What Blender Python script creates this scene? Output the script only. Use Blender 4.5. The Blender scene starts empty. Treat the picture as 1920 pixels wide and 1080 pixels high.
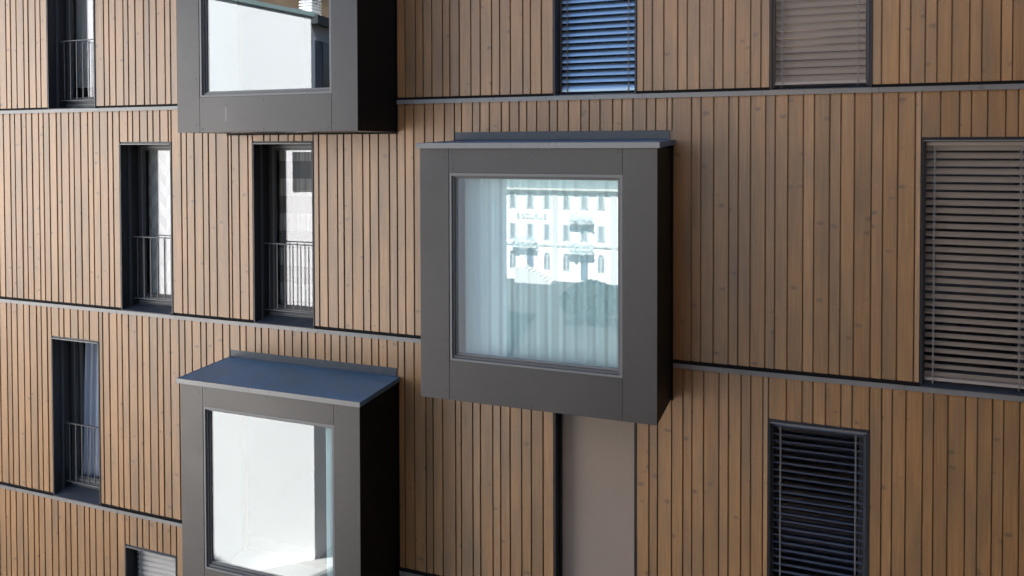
import bpy, math, random
from mathutils import Matrix, Vector
random.seed(7)
sc = bpy.context.scene
COL = sc.collection

# ------------------------------------------------------------------ camera
F_PX, YAW, PITCH, ROLL, PY = 1457.32, 0.36215, -0.01997, -0.00236, 304.58
fw = Vector((-math.sin(YAW)*math.cos(PITCH), math.cos(YAW)*math.cos(PITCH), math.sin(PITCH)))
rt = Vector((math.cos(YAW), math.sin(YAW), 0)); up = rt.cross(fw)
r2 = rt*math.cos(ROLL)+up*math.sin(ROLL); u2 = up*math.cos(ROLL)-rt*math.sin(ROLL)
cam = bpy.data.cameras.new('camera'); camo = bpy.data.objects.new('camera', cam); COL.objects.link(camo)
mw = Matrix((r2, u2, -fw)).transposed().to_4x4(); mw.translation = Vector((0, -8.408, 2.327))
camo.matrix_world = mw
cam.sensor_width = 36; cam.lens = 36*F_PX/1920; cam.shift_y = -(540-PY)/1920
cam.clip_start = .1; cam.clip_end = 3000
sc.camera = camo

# ------------------------------------------------------------------ light
SUN = Vector((.12, .61, .782)).normalized()
w = bpy.data.worlds.new('World'); sc.world = w; w.use_nodes = True
nt = w.node_tree; bg = nt.nodes['Background']
sky = nt.nodes.new('ShaderNodeTexSky'); sky.sky_type = 'NISHITA'; sky.sun_disc = False
sky.sun_elevation = math.asin(SUN.z); sky.sun_rotation = math.atan2(SUN.x, SUN.y)
sky.altitude = 500; sky.dust_density = .25; sky.ozone_density = 1.3; sky.air_density = 1.0
nt.links.new(sky.outputs[0], bg.inputs[0]); bg.inputs[1].default_value = .05
sl = bpy.data.lights.new('sun', 'SUN'); sl.energy = 5.0; sl.angle = math.radians(.53); sl.color = (1, .955, .90)
so = bpy.data.objects.new('sun', sl); COL.objects.link(so)
so.rotation_euler = SUN.to_track_quat('Z', 'Y').to_euler(); so.location = (0, 40, 60)
sc.view_settings.view_transform = 'Standard'; sc.view_settings.look = 'None'
sc.view_settings.gamma = 1; sc.view_settings.use_curve_mapping = False
sc.view_settings.exposure = 2.8
sc.render.engine = 'CYCLES'
sc.cycles.use_denoising = True
sc.cycles.max_bounces = 10; sc.cycles.diffuse_bounces = 5; sc.cycles.glossy_bounces = 5
sc.cycles.transparent_max_bounces = 16; sc.cycles.sample_clamp_indirect = 6

# ------------------------------------------------------------------ materials
def mat(name, base, rough=.6, spec=.5, metal=0.):
    m = bpy.data.materials.new(name); m.use_nodes = True
    b = m.node_tree.nodes['Principled BSDF']
    b.inputs['Base Color'].default_value = (*base, 1); b.inputs['Roughness'].default_value = rough
    b.inputs['Specular IOR Level'].default_value = spec; b.inputs['Metallic'].default_value = metal
    return m
class NB:
    def __init__(s, m): s.t = m.node_tree; s.b = s.t.nodes['Principled BSDF']
    def n(s, ty, **k):
        o = s.t.nodes.new('ShaderNode'+ty)
        for a, v in k.items(): setattr(o, a, v)
        return o
    def l(s, a, b): s.t.links.new(a, b)
    def math(s, op, a, b=None, clamp=False):
        o = s.n('Math', operation=op, use_clamp=clamp)
        for i, v in enumerate((a, b)):
            if v is None: continue
            if isinstance(v, (int, float)): o.inputs[i].default_value = v
            else: s.l(v, o.inputs[i])
        return o.outputs[0]
    def mapping(s, vec, scale, loc=None):
        o = s.n('Mapping'); o.inputs['Scale'].default_value = scale; s.l(vec, o.inputs['Vector'])
        if loc is not None: s.l(loc, o.inputs['Location'])
        return o.outputs[0]
    def noise(s, vec, scale=1, detail=2, rough=.5):
        o = s.n('TexNoise'); o.inputs['Scale'].default_value = scale; o.inputs['Detail'].default_value = detail
        o.inputs['Roughness'].default_value = rough; s.l(vec, o.inputs['Vector']); return o.outputs['Fac']
    def ramp(s, fac, pts):
        o = s.n('ValToRGB'); e = o.color_ramp.elements
        while len(e) < len(pts): e.new(.5)
        for q, (p, c) in zip(e, pts): q.position = p; q.color = (*c, 1) if not isinstance(c, (int, float)) else (c, c, c, 1)
        s.l(fac, o.inputs[0]); return o.outputs[0]
    def mix(s, fac, a, b, mode='MIX'):
        o = s.n('Mix', data_type='RGBA', blend_type=mode)
        for i, v in ((0, fac), (6, a), (7, b)):
            if isinstance(v, (int, float)): o.inputs[i].default_value = v
            elif isinstance(v, tuple): o.inputs[i].default_value = (*v, 1)
            else: s.l(v, o.inputs[i])
        return o.outputs[2]
    def bump(s, h, strength=.2, dist=.002):
        o = s.n('Bump'); o.inputs['Strength'].default_value = strength; o.inputs['Distance'].default_value = dist
        s.l(h, o.inputs['Height']); s.l(o.outputs[0], s.b.inputs['Normal'])

def wood_mat(name, gain=1.0):
    m = mat(name, (.3, .2, .13), .42, .85); k = NB(m)
    pos = k.n('NewGeometry').outputs['Position']; rnd = k.n('ObjectInfo').outputs['Random']
    off = k.n('CombineXYZ'); k.l(k.math('MULTIPLY', rnd, 37.), off.inputs[0]); k.l(k.math('MULTIPLY', rnd, 91.), off.inputs[2])
    p1 = k.mapping(pos, (55, 20, 1.6), off.outputs[0]); grain = k.noise(p1, 1, 4, .6)
    fine = k.noise(k.mapping(pos, (190, 60, 9), off.outputs[0]), 1, 2, .6)
    p2 = k.mapping(pos, (4.5, 3, .8), off.outputs[0]); grey = k.noise(p2, 1, 3, .6)
    c = k.ramp(grain, [(.25, (.235, .115, .04)), (.5, (.328, .170, .064)), (.75, (.39, .218, .092))])
    c = k.mix(k.ramp(grey, [(.42, 0), (.68, .8)]), c, (.19, .118, .06))
    rr = k.n('TexWhiteNoise', noise_dimensions='1D'); k.l(rnd, rr.inputs['W'])
    bright = k.ramp(rr.outputs['Value'], [(0, .82), (.5, .98), (1, 1.09)])
    c = k.mix(1., c, bright, 'MULTIPLY')
    # knots: short dark smudges across the board
    v = k.n('TexVoronoi'); v.inputs['Scale'].default_value = 1.
    warp = k.noise(k.mapping(pos, (38, 38, 38)), 1, 3, .65)
    vm = k.n('VectorMath', operation='ADD'); k.l(k.mapping(pos, (5.2, .5, 8.5), off.outputs[0]), vm.inputs[0])
    wv = k.n('CombineXYZ'); k.l(k.math('MULTIPLY', warp, .5), wv.inputs[2]); k.l(k.math('MULTIPLY', warp, .4), wv.inputs[0]); k.l(wv.outputs[0], vm.inputs[1])
    k.l(vm.outputs[0], v.inputs['Vector'])
    sep = k.n('SeparateColor'); k.l(v.outputs['Color'], sep.inputs[0])
    on = k.math('GREATER_THAN', sep.outputs[0], .3)
    size = k.math('ADD', k.math('MULTIPLY', sep.outputs[1], .2), .05)
    kn = k.math('SUBTRACT', 1., k.math('DIVIDE', v.outputs['Distance'], size), True)
    kf = k.math('MULTIPLY', k.math('MULTIPLY', k.ramp(kn, [(0, 0), (.45, .8), (1, 1)]), on), .74)
    c = k.mix(kf, c, (.085, .058, .04))
    if gain != 1: c = k.mix(1., c, (gain, gain, gain), 'MULTIPLY')
    k.l(c, k.b.inputs['Base Color'])
    h = k.math('ADD', k.math('MULTIPLY', grain, .6), k.math('MULTIPLY', fine, .4)); k.bump(h, .3, .003)
    return m
def mottled(name, base, rough, spec, amt, scale, rv=.1, metal=0.):
    m = mat(name, base, rough, spec, metal); k = NB(m)
    pos = k.n('NewGeometry').outputs['Position']
    a = k.noise(k.mapping(pos, (scale, scale, scale*.6)), 1, 4, .6); b = k.noise(k.mapping(pos, (scale*9,)*3), 1, 2)
    f = k.math('ADD', k.math('MULTIPLY', a, .75), k.math('MULTIPLY', b, .25))
    lo = tuple(c*(1-amt) for c in base); hi = tuple(min(1, c*(1+amt)) for c in base)
    k.l(k.ramp(f, [(.3, lo), (.7, hi)]), k.b.inputs['Base Color'])
    k.l(k.ramp(a, [(.3, max(.02, rough-rv)), (.7, min(1, rough+rv))]), k.b.inputs['Roughness'])
    return m
WOOD = wood_mat('larch_boards'); WOODBACK = wood_mat('dark_timber', .75)
SCREW_W = mat('steel_screw_head', (.5, .47, .42), .4, .5, .3)
BLACK = mat('black_core_and_gap_shade', (.012, .011, .011), .8, .2)
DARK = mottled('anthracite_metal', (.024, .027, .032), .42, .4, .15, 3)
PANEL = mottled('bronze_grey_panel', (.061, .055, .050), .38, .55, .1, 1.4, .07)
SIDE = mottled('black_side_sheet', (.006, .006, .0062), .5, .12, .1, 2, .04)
TRIM = mottled('grey_metal_trim', (.20, .197, .187), .34, .7, .1, 2.5)
ROOFM = mottled('sky_tinted_roof_sheet', (.078, .16, .24), .45, .6, .38, 2.6, .08)  # blue of the sky light is put into the roof colour
UPST = mottled('dark_zinc_sheet', (.055, .064, .075), .4, .5, .2, 4, .08)
FRAME_L = mottled('light_grey_frame', (.17, .168, .165), .4, .5, .05, 3)
FRAME_M = mat('middle_grey_frame', (.1, .1, .1), .4, .5)
FRAME_D = mat('dark_grey_frame', (.05, .053, .058), .4, .5)
SCREW = mat('dark_rivet', (.03, .03, .03), .4, .5)
STEEL = mat('grey_railing_steel', (.085, .09, .095), .4, .5)
SILL = mottled('blue_grey_sill', (.05, .058, .07), .4, .5, .15, 5)
SLAT = mat('grey_brown_slat', (.36, .315, .28), .38, .5)
SLATM = mat('sky_tinted_metal_slat', (.42, .56, .68), .42, .5, .85)  # grey metal with the mirrored sky's blue put into its base colour
SLATD = mat('sky_tinted_anthracite_slat', (.12, .15, .21), .4, .5)  # bluish base stands in for sky reflected on the dark slats
SLATG = mat('light_grey_slat', (.33, .325, .315), .4, .5)
CORD = mat('grey_blind_cord', (.2, .19, .18), .8)
INT = mat('room_plaster', (.16, .155, .15), .9, .2)
LINING = mat('white_lining', (.7, .7, .69), .8, .2)
INTD = mat('room_floor', (.07, .06, .05), .7, .3)
def fabric(name, base, vscale=420, hscale=60):
    m = mat(name, base, .9, .15); k = NB(m); pos = k.n('NewGeometry').outputs['Position']
    a = k.noise(k.mapping(pos, (vscale, 1, hscale*.1)), 1, 2); b = k.noise(k.mapping(pos, (1.2, 1, .7)), 1, 3)
    c = k.ramp(k.math('ADD', k.math('MULTIPLY', a, .5), k.math('MULTIPLY', b, .5)), [(.35, tuple(x*.93 for x in base)), (.65, tuple(x*1.05 for x in base))])
    k.l(c, k.b.inputs['Base Color']); return m
FABRIC = fabric('beige_screen_cloth', (.31, .25, .205))
def curtain_mat(name, base, transp):
    m = bpy.data.materials.new(name); m.use_nodes = True; t = m.node_tree; t.nodes.clear()
    def n(x): return t.nodes.new('ShaderNode'+x)
    o = n('OutputMaterial'); d = n('BsdfDiffuse'); tl = n('BsdfTranslucent'); tr = n('BsdfTransparent')
    d.inputs[0].default_value = tl.inputs[0].default_value = (*base, 1)
    a = n('MixShader'); a.inputs[0].default_value = .14; b = n('MixShader'); b.inputs[0].default_value = transp
    t.links.new(d.outputs[0], a.inputs[1]); t.links.new(tl.outputs[0], a.inputs[2])
    t.links.new(a.outputs[0], b.inputs[1]); t.links.new(tr.outputs[0], b.inputs[2]); t.links.new(b.outputs[0], o.inputs[0])
    return m
SHEER = curtain_mat('white_sheer_curtain', (.87, .9, .9), .03)
DRAPE_B = curtain_mat('pale_blue_drape', (.42, .47, .56), .1)
def cube_pattern():
    m = mat('grey_cube_print', (.2, .2, .2), .9, .1); k = NB(m); pos = k.n('NewGeometry').outputs['Position']
    s = k.n('SeparateXYZ'); k.l(pos, s.inputs[0]); x, z = s.outputs[0], s.outputs[2]
    def tri(v): return k.math('PINGPONG', v, .5)
    zz = k.math('ADD', k.math('MULTIPLY', z, 3.2), k.math('MULTIPLY', tri(k.math('MULTIPLY', x, 3.6)), .9))
    band = k.math('FRACT', zz); side = k.math('GREATER_THAN', k.math('FRACT', k.math('MULTIPLY', x, 3.6)), .5)
    top = k.math('GREATER_THAN', band, .5)
    c = k.mix(side, (.27, .265, .26), (.45, .44, .43)); c = k.mix(top, c, (.36, .355, .35)); k.l(c, k.b.inputs['Base Color']); return m
def band_pattern():
    m = mat('banded_drape_cloth', (.2, .19, .18), .9, .1); k = NB(m); pos = k.n('NewGeometry').outputs['Position']
    s = k.n('SeparateXYZ'); k.l(pos, s.inputs[0])
    b = k.math('GREATER_THAN', k.math('FRACT', k.math('MULTIPLY', s.outputs[2], 2.1)), .5)
    st = k.noise(k.mapping(pos, (90, 1, 1)), 1, 1)
    c = k.mix(b, (.16, .155, .15), k.ramp(st, [(.35, (.2, .19, .185)), (.65, (.5, .48, .46))])); k.l(c, k.b.inputs['Base Color']); return m
CUBES, BANDS, GREYCL = cube_pattern(), band_pattern(), fabric('grey_drape_cloth', (.28, .275, .275))
def glass_mat(name, tint, f0):
    m = bpy.data.materials.new(name); m.use_nodes = True; t = m.node_tree; t.nodes.clear()
    def n(x): return t.nodes.new('ShaderNode'+x)
    o = n('OutputMaterial'); tr = n('BsdfTransparent'); tr.inputs[0].default_value = (*tint, 1)
    g = n('BsdfGlossy'); g.inputs[0].default_value = (.94, .95, 1, 1); g.inputs[1].default_value = .0
    lw = n('LayerWeight'); lw.inputs[0].default_value = .5
    p = n('Math'); p.operation = 'POWER'; p.inputs[1].default_value = 5
    q = n('Math'); q.operation = 'MULTIPLY_ADD'; q.inputs[1].default_value = 1-f0; q.inputs[2].default_value = f0
    t.links.new(lw.outputs['Facing'], p.inputs[0]); t.links.new(p.outputs[0], q.inputs[0])
    mx = n('MixShader'); t.links.new(q.outputs[0], mx.inputs[0]); t.links.new(tr.outputs[0], mx.inputs[1]); t.links.new(g.outputs[0], mx.inputs[2])
    t.links.new(mx.outputs[0], o.inputs[0]); return m
GLASSN = glass_mat('clear_glass', (.95, .965, .96), .096)
GLASS = glass_mat('coated_glass', (.90, .985, .985), .104)
WHITEW = mottled('white_render', (.80, .80, .80), .85, .2, .035, .5)
HOTELW = mottled('white_hotel_render', (.78, .77, .74), .85, .2, .05, .4)

# ------------------------------------------------------------------ mesh helpers
class MB:
    def __init__(s): s.v = []; s.f = []
    def add(s, vs, fs):
        o = len(s.v); s.v += [tuple(v) for v in vs]; s.f += [tuple(i+o for i in f) for f in fs]; return s
    def box(s, x0, x1, y0, y1, z0, z1):
        return s.add([(x0,y0,z0),(x1,y0,z0),(x1,y1,z0),(x0,y1,z0),(x0,y0,z1),(x1,y0,z1),(x1,y1,z1),(x0,y1,z1)],
            [(0,3,2,1),(4,5,6,7),(0,1,5,4),(1,2,6,5),(2,3,7,6),(3,0,4,7)])
    def prism(s, prof, a0, a1, axis):
        """closed profile (counter-clockwise seen from +axis) run from a0 to a1 along axis 'x' or 'z'"""
        n = len(prof)
        mk = (lambda p, a: (a, p[0], p[1])) if axis == 'x' else (lambda p, a: (p[0], p[1], a))
        vs = [mk(p, a0) for p in prof]+[mk(p, a1) for p in prof]
        fs = [(i, (i+1) % n, (i+1) % n+n, i+n) for i in range(n)]
        return s.add(vs, fs+[tuple(range(n-1, -1, -1)), tuple(range(n, 2*n))])
    def ring(s, x0, x1, z0, z1, wl, wr, wb, wt, y0, y1):
        """rectangular frame in the xz plane, butted members"""
        s.box(x0, x0+wl, y0, y1, z0, z1); s.box(x1-wr, x1, y0, y1, z0, z1)
        s.box(x0+wl, x1-wr, y0, y1, z0, z0+wb); s.box(x0+wl, x1-wr, y0, y1, z1-wt, z1); return s
    def rod(s, a, b, r, n=8):
        a, b = Vector(a), Vector(b); q = (b-a).to_track_quat('Z', 'Y'); vs = []
        for e in (a, b):
            for i in range(n):
                t = 2*math.pi*i/n; vs.append(e+q @ Vector((r*math.cos(t), r*math.sin(t), 0)))
        return s.add(vs, [(i, (i+1) % n, (i+1) % n+n, i+n) for i in range(n)]+[tuple(range(n-1, -1, -1)), tuple(range(n, 2*n))])
    def mesh(s, name, m):
        me = bpy.data.meshes.new(name); me.from_pydata(s.v, [], s.f); me.update()
        if m: me.materials.append(m)
        return me
    def build(s, name, m, parent=None, bevel=0, smooth=False):
        return link(name, s.mesh(name, m), parent, bevel, smooth)
def link(name, me, parent=None, bevel=0, smooth=False):
    o = bpy.data.objects.new(name, me); COL.objects.link(o)
    if parent is not None: o.parent = parent
    if bevel:
        b = o.modifiers.new('bevel', 'BEVEL'); b.width = bevel; b.segments = 2; b.limit_method = 'ANGLE'
    if smooth:
        for p in me.polygons: p.use_smooth = True
    return o
def tag(o, label=None, cat=None, group=None, kind=None):
    if label: o['label'] = label
    if cat: o['category'] = cat
    if group: o['group'] = group
    if kind: o['kind'] = kind
    return o
def empty(name, loc, label, cat, group=None):
    o = bpy.data.objects.new(name, None); COL.objects.link(o); o.location = loc; o.empty_display_size = .3
    return tag(o, label, cat, group)
class Local:
    """parent at loc, so that world-space meshes can be shifted into its frame"""
    def __init__(s, o): s.o = o; s.l = o.location.copy()
    def put(s, mb, name, m, bevel=0, smooth=False, parent=None):
        mb.v = [(a-s.l.x, b-s.l.y, c-s.l.z) for a, b, c in mb.v]
        return mb.build(name, m, parent or s.o, bevel, smooth)

# ------------------------------------------------------------------ setting: ground, hill
GZ = -11.6
g = MB()
N = 40
for i in range(N+1):
    for j in range(N+1):
        x = -900+1800*i/N; y = -1000+1900*j/N; g.v.append((x, y, GZ))
g.f = [(i*(N+1)+j, (i+1)*(N+1)+j, (i+1)*(N+1)+j+1, i*(N+1)+j+1) for i in range(N) for j in range(N)]
ASPH = mottled('grey_asphalt', (.045, .043, .041), .9, .2, .2, .3)
tag(g.build('ground', ASPH), kind='structure')
PAVE = mottled('pale_paving', (.42, .41, .39), .85, .2, .08, .6)
pv = MB().prism([(-13.9, -16), (-15.35+.02, -15+.02), (-26, -5.1), (-26, -2.5), (-21, -2.5)][::-1], GZ, GZ+.12, 'z')
tag(pv.build('pavement', PAVE), kind='structure')
# wooded valley side far behind the white building, plus an added sky-blocking rise
HILLM = mottled('brown_winter_wood', (.085, .06, .04), .95, .1, .55, .06)
h = MB(); NA, NR = 90, 14
def hh(az, r):
    a = math.degrees(az) % 360
    d = abs((a-228+180) % 360-180); e = abs((a-330+180) % 360-180)
    top = 8+190*math.exp(-(d/20)**2)+330*math.exp(-(e/32)**2)  # second rise, on the right, is added to block sky light
    t = min(1, max(0, (r-260)/420)); t = t*t*(3-2*t)
    return GZ-3+top*t*(1+.12*math.sin(az*23)+.08*math.sin(az*51+r*.03))
for i in range(NA):
    az = 2*math.pi*i/NA
    for j in range(NR):
        r = 260+40*j; h.v.append((r*math.cos(az), r*math.sin(az), hh(az, r)))
h.f = [(i*NR+j, i*NR+j+1, ((i+1) % NA)*NR+j+1, ((i+1) % NA)*NR+j) for i in range(NA) for j in range(NR-1)]
tag(h.build('hill', HILLM, smooth=True), kind='structure')

# ------------------------------------------------------------------ the timber clad building
FL = 2.9
bld = empty('apartment_building', (0, 0, GZ), 'timber clad apartment building with brown vertical boards and projecting grey metal bay windows', 'building')
B = Local(bld)
W = .95
wins = dict(W1=(-10.588, -9.636, FL), W2=(-9.187, -8.238, 0), W3=(-6.860, -5.908, 0), W4=(-10.585, -9.632, -FL))
shut = dict(W5=(-2.682, -1.735, FL), W6=(-.355, .597, FL), W7=(1.037, 1.99, 0), W8=(-.355, .597, -FL), W9=(-9.175, -8.222, -2*FL), W10=(-2.682, -1.735, -FL))
HT = 2.412
bays = dict(b1=(-7.262, -4.692, -.388+FL), b2=(-3.917, -1.347, -.388), b3=(-7.262, -4.692, -.388-FL))
BH = 2.702; BD = -.888
holes = [(x0, x1, z, z+HT) for x0, x1, z in list(wins.values())+list(shut.values())]
bh = [(x0, x1, z, z+BH+.19) for x0, x1, z in bays.values()]
XL, XR, ZT, ZB = -30., 16., 5.43, -5.85
# backing wall with openings
allh = holes+[(x0+.16, x1-.16, z+.16, z+BH-.16) for x0, x1, z in bays.values()]
xs = sorted({XL, XR}|{a for q in allh for a in q[:2]}); zs = sorted({ZB, ZT}|{a for q in allh for a in q[2:]})
bk = MB()
for i in range(len(xs)-1):
    run = None
    for j in range(len(zs)-1):
        cx, cz = (xs[i]+xs[i+1])/2, (zs[j]+zs[j+1])/2
        solid = not any(a < cx < b and c < cz < d for a, b, c, d in allh)
        if solid and run is None: run = zs[j]
        if run is not None and (not solid or j == len(zs)-2):
            bk.box(xs[i], xs[i+1], .022, .14, run, zs[j+1] if solid else zs[j]); run = None
B.put(bk, 'backing_wall', WOODBACK)
lo = MB().box(XL, XR, 0, .14, GZ, ZB-.004); B.put(lo, 'lower_wall', WOOD)
sh = MB()
sh.box(XL, XR, 9.8, 10, GZ, ZT); sh.box(XL, XL+.2, .14, 9.8, GZ, ZT); sh.box(XR-.2, XR, .14, 9.8, GZ, ZT); sh.box(-6, 2.9, .3, 9.8, ZT+.21, 15.5); sh.box(2.901, XR, .3, 9.8, ZT+.21, 21)  # last two boxes: unseen upper blocks added to keep sun off the house opposite
B.put(sh, 'outer_wall_and_sun_block', WOOD)
B.put(MB().box(XL-.1, XR+.1, -.1, 10.1, ZT, ZT+.2), 'flat_roof', TRIM); B.put(MB().box(-6.2, 2.9, .1, 10.1, 15.501, 15.7).box(2.901, XR+.1, .1, 10.1, 21.001, 21.2), 'flat_roof', TRIM)  # second roof caps the added sun-blocking upper blocks
rm = MB()
for n in range(-2, 3): rm.box(XL+.2, XR-.2, .14, 9.8, n*FL-.32, n*FL-.06)
B.put(rm, 'floor_slab', INTD)
rw = MB()
for n in range(-2, 2):
    z0, z1 = n*FL-.06, (n+1)*FL-.32
    rw.box(XL+.2, XR-.2, 4.6, 4.75, z0, z1)
    for x in (-12.5, -9.4 if n == 1 else -7.55, -4.3, -.85, .8): rw.box(x-.05, x+.05, .14, 4.6, z0, z1)
B.put(rw, 'room_wall', INT)

# cladding boards: cycles of narrow, middle and wide boards, snapped to the openings
pieces = []
def storey(zlo, zhi, ops, off):
    edges = [XL+17.4]; i = 0
    rr = random.Random(off)
    while edges[-1] < 3.3:
        edges.append(edges[-1]+(.098, .126, .150)[(i+off) % 3]*rr.uniform(.94, 1.06)); i += 1
        if rr.random() < .16: i += 1
    for a, b, c, d in ops:
        for t in (a, b):
            k = min(range(len(edges)), key=lambda q: abs(edges[q]-t)); edges[k] = t
    for e0, e1 in zip(edges, edges[1:]):
        if e1-e0 < .03: continue
        m = (e0+e1)/2; spans = [(zlo, zhi)]
        for a, b, c, d in ops:
            if a < m < b:
                ns = []
                for s0, s1 in spans:
                    if c > s0: ns.append((s0, min(s1, c)))
                    if d < s1: ns.append((max(s0, d), s1))
                    if not (c > s0) and not (d < s1): pass
                spans = [q for q in ns if q[1]-q[0] > .02]
        for s0, s1 in spans: pieces.append((e0+.005, e1-.005, s0, s1))
for n, off in ((1, 0), (0, 1), (-1, 2), (-2, 4)):
    zlo, zhi = n*FL+.034, min((n+1)*FL-.046, ZT)
    ops = [q for q in holes if q[2] < zhi and q[3] > zlo+.3]
    ops = [(a, b, c-.1, d) for a, b, c, d in ops]
    ops += [(a, b, c, d) for a, b, c, d in bh if c < zhi and d > zlo]
    storey(zlo, zhi, ops, off)
def board_mb(x0, x1, z0, z1):
    t = random.uniform(-.0015, .0015); c = .003
    ya, yb, y1 = t+.003, t-.005, .0215      # wedge section: the right edge stands proud of the next board
    return MB().prism([(x0, y1), (x0, ya+c), (x0+c, ya), (x1-c, yb), (x1, yb+c), (x1, y1)], z0, z1, 'z')
def seen(p):
    # rough area seen in the photograph, to keep the boards that show largest as single parts
    a, b, c, d = p; m = (a+b)/2
    lo_ = 2.33-5.35*(1+.35*max(0, -m-1)/9) ; vis = 0
    zl = -1.75+(m-1.9)*(.195); zh = 3.68-(m-1.9)*.0685
    if not (-11.75 < m < 1.9): return 0
    h_ = min(d, zh)-max(c, zl)
    for q in bh:
        # hidden behind or beside the boxes
        if q[0]-.25 < m < q[1]-.45 and q[2] > c and h_ > 0 and q[2]-c < .35: h_ *= .3
    return max(0, h_)*(b-a)/(1+.1*max(0, -m))**2
pieces.sort(key=seen, reverse=True)
rest = MB(); scr = MB()
for i, p in enumerate(pieces):
    mb = board_mb(*p)
    if i < 300: B.put(mb, 'board', WOOD)
    else: rest.add(mb.v, mb.f)
    if seen(p) > 0:
        for zz in [p[2]+.055]+[p[2]+.055+k*.62 for k in range(1, 5) if p[2]+.055+k*.62 < p[3]-.3]+[p[3]-.05]:
            for xx in ([p[0]+.022, p[1]-.022] if p[1]-p[0] > .1 else [(p[0]+p[1])/2]):
                yy = .005-.011*(xx-p[0])/(p[1]-p[0]); scr.box(xx-.0026, xx+.0026, yy-.003, yy+.003, zz-.0026, zz+.0026)
tag(B.put(rest, 'cladding_board', WOOD), kind='stuff')
tag(B.put(scr, 'screw_head', SCREW_W), kind='stuff')

# metal ledges at every floor line, in lengths with open joints
joints = {1: [-29.8, -14.1, -12.3, -10.66, -9.55, -7.3, -4.46, -2.76, -1.66, -.43, .66, 2.4, 5.5, 8.8, 15.9],
          0: [-29.8, -13.6, -11.4, -9.25, -8.16, -7.6, -5.84, -3.9, -1.14, -.98, .9, 2.6, 6.1, 9.4, 15.9],
          -1: [-29.8, -12.9, -11.0, -9.4, -7.9, -6.0, -4.5, -2.7, -1.1, .55, 2.5, 6.3, 15.9],
          -2: [-29.8, -12.9, -10.9, -9.1, -7.2, -5.4, -3.6, -1.8, 0, 1.8, 6.6, 15.9]}
bay_x = {1: bays['b1'], 0: bays['b2'], -1: bays['b3']}
for n, js in joints.items():
    z = n*FL
    for a, b in zip(js, js[1:]):
        segs = [(a, b)]
        if n in bay_x:
            q0, q1 = bay_x[n][0]-.004, bay_x[n][1]+.016; ns = []
            for s0, s1 in segs:
                if s1 <= q0 or s0 >= q1: ns.append((s0, s1)); continue
                if s0 < q0: ns.append((s0, q0))
                if s1 > q1: ns.append((q1, s1))
            segs = ns
        for s0, s1 in segs:
            if s1-s0 < .02: continue
            m = MB().prism([(-.032, z-.05), (-.027, z-.05), (-.027, z-.036), (.0115, z-.030), (.0115, z-.024), (-.027, z-.030), (-.027, z), (-.032, z)][::-1], s0+.0018, s1-.0018, 'x')
            B.put(m, 'metal_ledge', TRIM)

# black strip painting the shade in the gap behind each ledge
for n in joints:
    z = n*FL; ex = sorted([(a, b) for a, b, c, d in holes if abs(c-z) < .1]+([(bay_x[n][0], bay_x[n][1])] if n in bay_x else []))
    x = XL+.3; gp = MB()
    for a, b in ex+[(XR, XR)]:
        if a-x > .05: gp.box(x, a-.001, .012, .0213, z-.0455, z+.0335)
        x = b+.001
    B.put(gp, 'gap_shade_strip', BLACK)

# window openings -----------------------------------------------------------
def reveal(win, x0, x1, z, depth, sill=True):
    t = .02
    for xx in ((x0, x0+t), (x1-t, x1)):
        B.put(MB().box(xx[0], xx[1], -.006, depth, z+.006, z+HT-.001), 'reveal_panel', DARK, parent=win)
    B.put(MB().box(x0+t+.001, x1-t-.001, .002, .0235, z+HT-.028, z+HT-.001), 'reveal_head', DARK, parent=win)
    B.put(MB().box(x0+t+.001, x1-t-.001, -.016, .02, z+HT-.040, z+HT-.029), 'drip_edge', TRIM, parent=win)
    B.put(MB().box(x0+t+.001, x1-t-.001, .024, depth, z+HT-.042, z+HT-.030), 'soffit_panel', DARK, parent=win)
    if sill:
        B.put(MB().prism([(-.024, z+.002), (depth-.02, z+.05), (depth-.02, z+.056), (-.024, z+.008)], x0+t+.001, x1-t-.001, 'x'), 'window_sill', SILL, parent=win)
def pane(win, x0, x1, z0, z1, y):
    return B.put(MB().box(x0, x1, y, y+.01, z0, z1), 'pane', GLASSN, parent=win)
balu = MB().box(-.006, .006, -.006, .006, 0, .86).mesh('baluster', STEEL)
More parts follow.
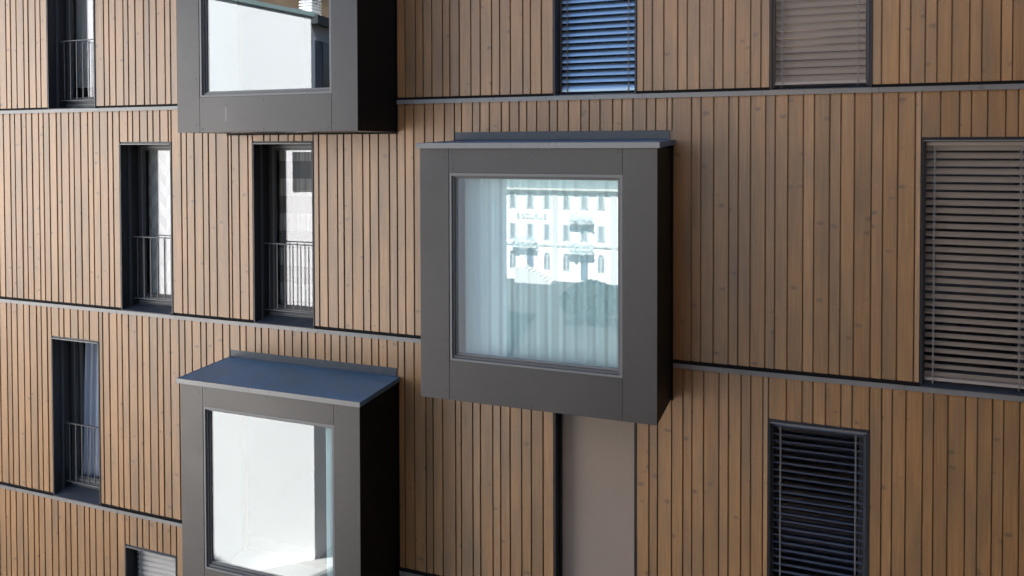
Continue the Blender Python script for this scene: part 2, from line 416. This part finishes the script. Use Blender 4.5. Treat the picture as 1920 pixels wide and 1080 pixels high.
def french(key, open_sash=False):
    x0, x1, z = wins[key]; d = .37
    win = B.put(MB().ring(x0+.021, x1-.021, z+.05, z+HT-.02, .05, .05, .07, .05, .305, d), 'window', FRAME_D)
    reveal(win, x0, x1, z, d)
    sx0, sx1, sz0, sz1 = x0+.072, x1-.072, z+.122, z+HT-.072
    B.put(MB().ring(sx0, sx1, sz0, sz1, .016, .016, .02, .016, .316, .36), 'glazing_bead', FRAME_L, parent=win)
    B.put(MB().ring(sx0+.017, sx1-.017, sz0+.021, sz1-.017, .03, .03, .05, .035, .324, .36), 'sash_frame', FRAME_D, parent=win)
    if open_sash:   # tilted inwards
        B.put(MB().box(sx0+.03, sx0+.055, .385, .44, sz0+.03, sz1-.02), 'sash_frame', FRAME_L, parent=win)
        B.put(MB().box(sx0+.036, sx0+.046, .441, 1.0, sz0+.03, sz1-.02), 'pane', GLASS, parent=win)
    else:
        pane(win, sx0+.048, sx1-.048, sz0+.072, sz1-.053, .336)
    for xx in (x0+.0205, x1-.0405):
        B.put(MB().box(xx, xx+.02, .13, .165, z+.03, z+HT-.018), 'guide_rail', SILL, parent=win)
    for zz in (z+.02, z+.05):
        B.put(MB().box(x0+.0215, x1-.0215, .29, .304, zz+.02, zz+.035), 'sill_step', FRAME_L, parent=win)
    # safety railing standing in the reveal
    ya = .205
    r = B.put(MB().box(x0+.0215, x1-.0215, ya-.018, ya+.018, z+1.03, z+1.042), 'railing', STEEL)
    B.put(MB().box(x0+.0335, x1-.0335, ya-.012, ya+.012, z+.135, z+.147), 'bottom_rail', STEEL, parent=r)
    B.put(MB().box(x0+.0215, x0+.0325, ya-.022, ya+.022, z+.12, z+1.029), 'side_post', DARK, parent=r)
    B.put(MB().box(x1-.0325, x1-.0215, ya-.022, ya+.022, z+.12, z+1.029), 'side_post', DARK, parent=r)
    n = 7
    for k in range(n):
        o = link('baluster', balu, r); o.location = Vector((x0+.1+(x1-x0-.2)*k/(n-1), ya, z+.16))-B.l
    return win
for kx in wins: french(kx, kx == 'W4')
def simple_window(key, y):
    x0, x1, z = shut[key]; d = y+.1
    win = B.put(MB().ring(x0+.021, x1-.021, z+.05, z+HT-.02, .05, .05, .07, .05, y, d), 'window', FRAME_D)
    reveal(win, x0, x1, z, d)
    pane(win, x0+.072, x1-.072, z+.122, z+HT-.072, y+.05)
for kx in shut: simple_window(kx, .30)

# bay windows ---------------------------------------------------------------
rivet = MB(); rivet.rod((0, 0, 0), (0, -.004, 0), .0075, 8)
rivet_me = rivet.mesh('rivet', SCREW)
def bay(key, label):
    X0, X1, zb = bays[key]; zt = zb+BH; D = BD; e = .012
    gx0, gx1, gz0, gz1 = X0+.349, X1-.340, zb+.427, zt-.262     # hole in the front
    core = MB()
    core.box(X0+.008, X0+.15, D+.012, .02, zb+.008, zt-.001); core.box(X1-.15, X1-.008, D+.012, .02, zb+.008, zt-.001)
    core.box(X0+.15, X1-.15, D+.012, .02, zb+.008, zb+.15); core.box(X0+.15, X1-.15, D+.012, .02, zt-.15, zt-.001)
    core.ring(X0+.1505, X1-.1505, zb+.1505, zt-.1505, gx0-X0-.1505, X1-.1505-gx1, gz0-zb-.1505, zt-.1505-gz1, D+.013, D+.12)
    b = B.put(core, 'bay_window', BLACK); tag(b, label)
    sL, sR = X0+.345, X1-.341
    q = .002
    for r in ((X0, sL-q, zb, zt-.001), (sR+q, X1, zb, zt-.001), (sL+q, sR-q, zb, gz0-.001), (sL+q, sR-q, gz1+.001, zt-.001)):
        B.put(MB().box(r[0], r[1], D, D+.01, r[2], r[3]), 'front_panel', PANEL, .0015, parent=b)
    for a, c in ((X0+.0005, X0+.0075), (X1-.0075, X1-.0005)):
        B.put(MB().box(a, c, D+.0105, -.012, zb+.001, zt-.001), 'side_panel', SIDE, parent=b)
    B.put(MB().box(X0+.008, X1-.008, D+.0105, -.012, zb+.0005, zb+.0075), 'soffit_panel', PANEL, parent=b)
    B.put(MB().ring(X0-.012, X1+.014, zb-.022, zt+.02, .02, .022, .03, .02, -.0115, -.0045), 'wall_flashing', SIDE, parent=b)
    B.put(MB().box(X0+.151, X0+.158, D+.121, .02, zb+.159, zt-.159).box(X1-.158, X1-.151, D+.121, .02, zb+.159, zt-.159).box(X0+.151, X1-.151, D+.121, .02, zb+.151, zb+.158).box(X0+.151, X1-.151, D+.121, .02, zt-.158, zt-.151), 'lining', LINING, parent=b)
    if key == 'b1': B.put(MB().prism([(D-.001, zb+.13), (D-.001, zb+.30), (D-.0003, zb+.30), (D-.0003, zb+.13)][::-1], X0+.735, X0+.747, 'x'), 'drip_mark', TRIM, parent=b)
    # rivets
    pts = []
    for xx in (sL-.05, sR+.05): pts += [(xx, zb+f*BH) for f in (.035, .24, .465, .69, .965)]
    for zz in (zb+.04, zb+.375, gz1+.045, zt-.045):
        pts += [(xx, zz) for xx in (sL+.045, (sL+sR)/2, sR-.045)]
    for x, z in pts:
        o = link('rivet', rivet_me, b); o.location = Vector((x, D+.0003, z))-B.l
    # stepped window frame
    B.put(MB().ring(gx0+.002, gx1-.002, gz0+.001, gz1-.001, .024, .024, .024, .03, D+.002, D+.10), 'outer_frame', FRAME_L, parent=b)
    B.put(MB().ring(gx0+.0265, gx1-.0265, gz0+.0255, gz1-.0315, .022, .018, .026, .018, D+.028, D+.10), 'sash_frame', FRAME_M, parent=b)
    B.put(MB().ring(gx0+.049, gx1-.045, gz0+.052, gz1-.05, .016, .014, .02, .012, D+.052, D+.10), 'glazing_bead', FRAME_L, parent=b)
    B.put(MB().box(gx0+.0655, gx1-.0595, D+.064, D+.074, gz0+.0725, gz1-.0625), 'pane', GLASS, parent=b)
    # roof sheet, drip edge in lengths, upstand
    ex0, ex1 = X0-.026, X1+.03
    B.put(MB().prism([(D-.033, zt+.046), (-.006, zt+.078), (-.006, zt+.084), (D-.033, zt+.052)], ex0+.006, ex1-.006, 'x'), 'roof_sheet', ROOFM, parent=b)
    cuts = [ex0, X0+1.07, X0+1.38, ex1]
    for a, c in zip(cuts, cuts[1:]):
        B.put(MB().box(a+.0012, c-.0012, D-.042, D-.036, zt-.001, zt+.056), 'drip_edge', TRIM if key != 'b2' else TRIM, parent=b)
    for a, c in ((ex0, ex0+.005), (ex1-.005, ex1)):
        B.put(MB().prism([(D-.0355, zt), (-.006, zt+.032), (-.006, zt+.088), (D-.0355, zt+.056)], a, c, 'x'), 'side_edge', ROOFM, parent=b)
    B.put(MB().box(X0+.002, X1-.03, .008, .0135, zt+.085, zt+.1885), 'upstand', UPST, parent=b)
    B.put(MB().prism([(-.005, zt+.086), (.0075, zt+.10), (.0075, zt+.086)], X0+.002, X1-.03, 'x'), 'fillet', UPST, parent=b)
    return b
bay('b1', 'upper projecting bay window mirroring a white gable and chimney')
bay('b2', 'middle projecting bay window with sheer curtain mirroring an old hotel')
bay('b3', 'lower projecting bay window with its sky tinted roof seen from above')

# ------------------------------------------------------------------ blinds (hang in the openings)
PITCH_S = .0757
def slat_mesh(name, wdt, L, m, wavy=0):
    prof = []; n = 5
    for i in range(n+1):
        t = i/n-.5; prof.append((t*wdt, .010*(1-4*t*t)))
    prof = prof+[(a, b-.0016) for a, b in prof[::-1]]
    return MB().prism(prof, -L/2, L/2, 'x').mesh(name, m)
def blind(key, y, tilt, m, label, ztop=None, zbot=None, gap=True, wdt=.08):
    x0, x1, z = shut[key]; t = .022
    zt_ = z+HT-.046; zb_ = z+.055 if zbot is None else zbot
    o = empty('venetian_blind', ((x0+x1)/2, y, zb_), label, 'blind', 'outside venetian blinds in the window openings')
    L = Local(o)
    for a, b in ((x0+t, x0+t+.024), (x1-t-.024, x1-t)):
        L.put(MB().box(a, b, y-.016, y+.016, z+.03, zt_), 'guide_rail', SILL)
    L.put(MB().box(x0+t+.026, x1-t-.026, y-.03, y+.03, zt_-.035, zt_), 'head_rail', m)
    W_ = x1-x0-2*t-.056
    me = slat_mesh('slat', wdt, W_, m)
    zz = zb_+.06; k = 0; rr = random.Random(key)
    while zz < zt_-.05:
        s = link('slat', me, o); s.location = (0, 0, zz-zb_)
        s.rotation_euler = (-tilt+rr.uniform(-.02, .02), rr.uniform(-.0012, .0012), 0)
        zz += PITCH_S
    L.put(MB().box(x0+t+.027, x1-t-.027, y-.035, y+.03, zb_, zb_+.028), 'bottom_rail', m)
    for xx in (x0+.115, x1-.125):
        L.put(MB().box(xx-.0035, xx+.0035, y-.046, y-.044, zb_-.03, zt_-.036), 'cord', CORD)
        L.put(MB().box(xx+.008, xx+.011, y-.045, y-.043, zb_-.01, zt_-.036), 'cord', CORD)
    return o
R = math.radians
blind('W5', .20, R(-52), SLATM, 'closed venetian blind shining bright blue at the top edge', None)
blind('W6', .07, R(54), SLAT, 'closed grey venetian blind at the top right above the upper ledge')
blind('W7', .07, R(44), SLAT, 'large half open grey brown venetian blind at the right edge')
blind('W8', .085, R(17), SLATD, 'dark venetian blind with thin open slats at the lower right')
blind('W9', .20, R(-62), SLATG, 'pale closed venetian blind at the bottom left beside the lower bay')
x0, x1, z = shut['W10']
o = empty('roller_screen', ((x0+x1)/2, .17, z+.05), 'plain beige fabric roller screen lowered under the middle bay', 'screen')
L = Local(o)
L.put(MB().box(x0+.05, x1-.026, .168, .172, z+.08, z+HT-.03), 'cloth', FABRIC)
L.put(MB().box(x0+.05, x1-.026, .16, .18, z+.05, z+.079), 'bottom_bar', DARK)
L.put(MB().box(x0+.022, x0+.049, .15, .19, z+.03, z+HT-.02), 'guide_rail', DARK)
L.put(MB().box(x1-.0255, x1-.0205, .15, .19, z+.03, z+HT-.02), 'guide_rail', DARK)

# ------------------------------------------------------------------ curtains
def curtain(x0, x1, y, z0, z1, amp, wl, m, label, seed, lean=0.):
    rr = random.Random(seed); nx = max(24, int((x1-x0)*90)); nz = 10; mb = MB()
    ph = [rr.uniform(0, 6.28) for _ in range(5)]
    rows = []
    for side in (0, .003):
        for j in range(nz+1):
            t = j/nz
            for i in range(nx+1):
                s = i/nx; x = x0+(x1-x0)*s
                a = amp*(.75+.35*math.sin(ph[0]+s*5))*(.8+.25*(1-t))
                yy = y+a*math.sin(2*math.pi*x/wl+ph[1]+2.0*math.sin(ph[2]+x*3.7)+1.1*math.sin(ph[4]+x*9.3)+.25*t)+a*.4*math.sin(2*math.pi*x/(wl*.43)+ph[3])+side
                mb.v.append((x+lean*(1-t)*(1-s), yy, z0+(z1-z0)*t))
    n1 = (nx+1)*(nz+1)
    for j in range(nz):
        for i in range(nx):
            a = j*(nx+1)+i; b = a+nx+1
            mb.f.append((a, a+1, b+1, b)); mb.f.append((n1+a, n1+b, n1+b+1, n1+a+1))
    o = empty('curtain', ((x0+x1)/2, y, z0), label, 'curtain', 'curtains hanging behind the glass')
    L = Local(o); L.put(mb, 'cloth', m, 0, True)
    L.put(MB().box(x0, x1, y-.015, y+.015, z1+.002, z1+.03), 'curtain_track', FRAME_L)
    return o
X0, X1, zb = bays['b2']
curtain(X0+.43, X1-.22, BD+.24, zb+.2, zb+BH-.2, .010, .15, SHEER, 'pale sheer curtain across the whole glass of the middle bay window', 3)
X0, X1, zb = bays['b3']
curtain(X1-.66, X1-.22, BD+.3, zb+.2, zb+BH-.2, .02, .13, SHEER, 'pale sheer curtain edge at the right side of the lower bay window', 4)
x0, x1, z = wins['W1']; curtain(x0+.06, x1-.06, .44, z+.35, z+2.4, .03, .16, GREYCL, 'plain grey curtain in the narrow window at the top left', 11)
x0, x1, z = wins['W2']; curtain(x0+.1, x1-.06, .42, z+.02, z+2.4, .004, .3, CUBES, 'grey curtain with cube print in the narrow window left of the dark banded one', 12)
x0, x1, z = wins['W3']; curtain(x0+.1, x1-.05, .42, z+.02, z+2.4, .014, .2, BANDS, 'dark curtain with horizontal bands in the narrow window under the upper bay', 13)
x0, x1, z = wins['W4']; curtain(x0+.17, x1-.06, .45, z+.02, z+2.4, .03, .13, DRAPE_B, 'pale blue drape in the narrow window left of the lower bay', 14, -.12)

# ------------------------------------------------------------------ white building across the street (seen mirrored)
K, DW = Vector((-15.35, -15.)), Vector((-.73, .68)).normalized()
NW = Vector((DW.y, -DW.x)); NW = NW if NW.x > 0 else -NW
Lp = K+DW*13.6; M2 = Vector((-18.1, -40.))
foot = [K, Lp, Vector((-36, -6)), Vector((-36, -40)), M2]
ztop = [6.78, 8.75, 8.75, 6.85, 6.78]
wb = empty('white_building', (K.x, K.y, GZ), 'tall white rendered building mirrored in the left bay windows', 'building')
LW = Local(wb)
n = len(foot); v = [(p.x, p.y, GZ) for p in foot]+[(p.x, p.y, zt_) for p, zt_ in zip(foot, ztop)]
m = MB().add(v, [(i, i+n, (i+1) % n+n, (i+1) % n) for i in range(n)]+[tuple(range(n)), (n, n+4, n+3, n+2, n+1)])
LW.put(m, 'wall', WHITEW)
def strip(P, Q, zp, zq, hgt, out, nm, mt, a=0., b=0.):
    """a board along a wall line P-Q standing out from it"""
    d = (Q-P).normalized(); nn = Vector((-d.y, d.x));
    c = Vector((-26, -20)); nn = nn if nn.dot(P-c) > 0 else -nn
    P = P-d*a; Q = Q+d*b; p2 = P+nn*out; q2 = Q+nn*out; P = P+nn*.003; Q = Q+nn*.003
    vs = [(P.x, P.y, zp), (Q.x, Q.y, zq), (q2.x, q2.y, zq), (p2.x, p2.y, zp)]
    return LW.put(MB().add(vs+[(x, y, z_+hgt) for x, y, z_ in vs], [(0,1,2,3),(7,6,5,4),(0,4,5,1),(1,5,6,2),(2,6,7,3),(3,7,4,0)]), nm, mt)
GUT = mat('teal_grey_gutter', (.16, .22, .22), .5)
strip(K, Lp, 6.63, 8.6, .14, .07, 'roof_edge', GUT, .2)
strip(K, M2, 6.42, 6.44, .30, .25, 'roof_edge', mat('slate_roof_edge', (.05, .055, .06), .6), 0, 0)
WDARK = mat('dark_window_glass', (.02, .024, .03), .15, .5); WHOT = mat('grey_window_glass', (.16, .18, .19), .25, .5)
WSHUT = mat('slate_blue_shutter', (.08, .10, .14), .7)
def wall_win(P, d, s0, s1, z0, z1, nm, mt):
    a, b = P+d*s0, P+d*s1
    f = strip(a, b, z0, z0, z1-z0, .06, nm, mt)
    return f
f = wall_win(K, DW, 1.0, 2.02, .84, 2.17, 'window', WDARK)
dm = (M2-K).normalized()
for s, z0 in ((.15, 3.6), (4, 3.6), (8, 3.6), (.15, -.4), (4, -.4), (8, -.4), (4, -4.4), (8, -4.4)):
    wall_win(K, dm, s, s+.5, z0, z0+2.3, 'shutter', WSHUT); wall_win(K, dm, s+.55, s+1.5, z0, z0+2.3, 'window', WDARK)
ch = MB(); cx, cy = -16.15, -16.1
ch.box(cx-.2, cx+.2, cy-.2, cy+.2, 6.7, 7.42)
for i in range(6): ch.box(cx-.27, cx+.27, cy-.27, cy+.27, 6.92+i*.1, 6.965+i*.1)
LW.put(ch, 'louvred_chimney', WHITEW)

# ------------------------------------------------------------------ hotel across the square (seen mirrored in the middle bay)
HY = -70.
ho = empty('hotel', (-24, HY, GZ), 'white hotel with balconies and arched ground floor mirrored in the middle bay', 'building')
LH = Local(ho)
LH.put(MB().box(-41, -17.6, HY-12, HY, GZ, -1.9), 'wall', HOTELW)
SLATE = mottled('teal_slate', (.13, .17, .18), .7, .3, .15, .8)
LH.put(MB().prism([(HY+.3, -1.9), (HY-1.2, 2.6), (HY-10.8, 2.6), (HY-12.3, -1.9)], -41.3, -17.3, 'x'), 'mansard_roof', SLATE)
STONE = mat('pale_stone_trim', (.5, .48, .44), .8)
LH.put(MB().box(-41.2, -17.4, HY+.003, HY+.5, -2.15, -1.93), 'cornice', STONE)
LH.put(MB().box(-41.1, -17.5, HY+.003, HY+.12, -7.95, -7.7), 'string_course', STONE)
for x in (-24.3, -18.1, -31.5): LH.put(MB().box(x-.3, x+.3, HY+.003, HY+.10, GZ, -2.2), 'pilaster', STONE)
HSH = mat('grey_green_shutter', (.42, .45, .44), .8)
def hwin(x, zc, hgt, arch=False, door=False):
    hw = .38; z0, z1 = zc-hgt/2, zc+hgt/2; y = HY+.01
    if arch:
        mb = MB(); pr = [(x-hw, z0), (x+hw, z0)]+[(x+hw*math.cos(t*math.pi/8), z1+hw*math.sin(t*math.pi/8)) for t in range(9)]
        k = len(pr); vs = [(a, y+.05, b) for a, b in pr]+[(a, HY+.003, b) for a, b in pr]
        mb.add(vs, [tuple(range(k-1, -1, -1)), tuple(range(k, 2*k))]+[(i, (i+1) % k, (i+1) % k+k, i+k) for i in range(k)])
        f = LH.put(mb, 'door' if door else 'window', WSHUT if door else STONE)
        if not door:
            for sx in (-1, 1): LH.put(MB().box(x+sx*.19-.13, x+sx*.19+.13, y+.051, y+.07, z0+.1, z1-.05), 'pane', WHOT, parent=f)
            LH.put(MB().box(x-.22, x+.22, y+.051, y+.07, z1+.06, z1+.24), 'pane', WHOT, parent=f)
    else:
        f = LH.put(MB().box(x-.44, x+.44, HY+.003, y+.04, z0-.1, z1+.12), 'window', STONE)
        LH.put(MB().box(x-.21, x-.02, y+.041, y+.06, z0, z1), 'pane', WHOT, parent=f)
        LH.put(MB().box(x+.02, x+.21, y+.041, y+.06, z0, z1), 'pane', WHOT, parent=f)
        for sx in (-1, 1): LH.put(MB().box(x+sx*.33-.10, x+sx*.33+.10, y+.041, y+.09, z0-.05, z1+.05), 'shutter', HSH, parent=f)
hx = [-39.5, -37.2, -34.9, -32.9, -29.0, -27.05, -25.2, -23.1, -21.2, -19.44]
for x in hx:
    hwin(x, -3.25, 1.5); hwin(x, -6.5, 1.5)
    if abs(x+21.2) < .1 or abs(x+27.05) < .1: hwin(x, -10.0, 2.6, True, True)
    else: hwin(x, -9.7, 1.5, True)
    LH.put(MB().box(x-.45, x+.45, HY-.4, HY+.2, .15, 1.5), 'dormer', HOTELW)
IRON = mat('green_grey_ironwork', (.36, .42, .42), .6)
def balcony(xa, xb, z):
    b = LH.put(MB().box(xa, xb, HY+.1, HY+.72, z-.16, z), 'balcony', STONE)
    r = MB().box(xa, xb, HY+.66, HY+.71, z+.95, z+1.0)
    k = int((xb-xa)/.13)
    for i in range(k+1):
        x = xa+(xb-xa-.05)*i/k; r.box(x, x+.05, HY+.66, HY+.70, z, z+.949)
    LH.put(r, 'balustrade', IRON, parent=b)
    fl = MB(); rr = random.Random(int(z*10))
    for i in range(34):
        x = rr.uniform(xa-.1, xb+.1); zz = z+.5+rr.gauss(0, .25)-.15; s = rr.uniform(.06, .16); y = HY+.8+rr.uniform(-.05, .15)
        fl.add([(x-s, y, zz), (x, y+.05, zz-s), (x+s, y, zz), (x, y-.05, zz+s)], [(0, 1, 2, 3)])
    LH.put(fl, 'flower_box', IRON, parent=b)
balcony(-22.6, -20.1, -5.35); balcony(-22.6, -20.1, -8.45); balcony(-28.9, -26.1, -8.0)
st = MB()
for i in range(8): st.box(-28 if i == 0 else -26.9+.4*(i-1), -26.9+.4*i, HY+.5, HY+2.2, GZ-.2, -10.0-i*.19)
LH.put(st, 'stair', STONE)
fc = bpy.data.curves.new('sign_text', 'FONT'); fc.body = 'BISOURLIE'; fc.size = .8; fc.extrude = .04; fc.align_x = 'CENTER'
fo = bpy.data.objects.new('sign_text', fc); COL.objects.link(fo)
bpy.context.view_layer.update()
me = bpy.data.meshes.new_from_object(fo.evaluated_get(bpy.context.evaluated_depsgraph_get())); bpy.data.objects.remove(fo)
me.materials.clear(); me.materials.append(HSH)
so_ = link('lettering', me, ho); so_.location = Vector((-26.9, HY+.06, -5.15))-LH.l; so_.rotation_euler = (R(90), 0, 0); so_.scale = (.9, 1, 1)

# unseen house added to dim the right of the facade; ochre wing bounces warm light
OCH = mottled('ochre_bounce_render', (.34, .235, .15), .9, .2, .1, .6)  # warm tone chosen so the added wing bounces sunlight onto the facade
DRK = mottled('dark_brown_render', (.055, .042, .032), .9, .2, .12, .6)
nb = empty('added_shading_house', (12, -10, GZ), 'added unseen dark brown house dimming the right of the timber facade', 'building')
LN = Local(nb)
LN.put(MB().box(5.2, 20, -19, -.9, GZ, 8.6), 'wall', DRK)
LN.put(MB().box(-2.2, 5.199, -19, -11, GZ, 8.6), 'wall', OCH)
LN.put(MB().box(-2.4, 20.2, -19.2, -10.8, 8.604, 8.85).box(4.9, 20.2, -10.799, -.7, 8.604, 8.85), 'roof', SLATE)
for y in (-17, -14, -11, -8, -5, -2.6):
    for zz in (-8.6, -5.7, -2.8, .1, 3.0, 5.9):
        m = MB()
        for a, b, c, d in ((-.6, -.52, -.75, .75), (.52, .6, -.75, .75), (-.52, .52, -.75, -.67), (-.52, .52, .67, .75)):
            m.box(5.14, 5.197, y+a, y+b, zz+c, zz+d)
        f = LN.put(m, 'window', FRAME_D)
        LN.put(MB().box(5.165, 5.196, y-.519, y+.519, zz-.669, zz+.669), 'pane', WDARK, parent=f)

# dark evergreens in the square, mirrored low in the middle bay
LEAF = mottled('dark_evergreen_leaf', (.035, .055, .035), .8, .2, .4, 2); BARK = mat('brown_bark', (.06, .045, .035), .9)
def tree(x, y, hgt, rad, label, seed):
    rr = random.Random(seed)
    o = empty('tree', (x, y, GZ), label, 'tree', 'dark trees mirrored at the foot of the hotel')
    L = Local(o); mb = MB()
    prev = Vector((x, y, GZ)); rp = .28
    for i in range(4):
        q = Vector((x+rr.uniform(-.15, .15), y+rr.uniform(-.15, .15), GZ+hgt*.85*(i+1)/4)); mb.rod(prev, q, rp*(1-.2*i), 8); prev = q
    L.put(mb, 'trunk', BARK)
    c = MB()
    for i in range(2600):
        a = rr.uniform(0, 6.283); t = rr.random(); rz = rad*math.sqrt(max(0, 1-(2*t-1)**2))*(.85+.25*math.sin(3*a+seed))*rr.uniform(.55, 1)**.5
        p = Vector((x+rz*math.cos(a), y+rz*math.sin(a), GZ+.6+(hgt-.6)*t)); s = rr.uniform(.12, .28)
        d1 = Vector((rr.gauss(0, 1), rr.gauss(0, 1), rr.gauss(0, 1))).normalized(); d2 = d1.orthogonal().normalized()
        c.add([p-d1*s, p+d2*s*.6, p+d1*s, p-d2*s*.6], [(0, 1, 2, 3)])
    L.put(c, 'crown', LEAF)
tree(-15.6, -52, 3.4, 2.6, 'broad dark tree mirrored right of the hotel stair', 1)
tree(-12.0, -52, 3.6, 2.4, 'dark tree mirrored beside the right frame of the middle bay', 2)
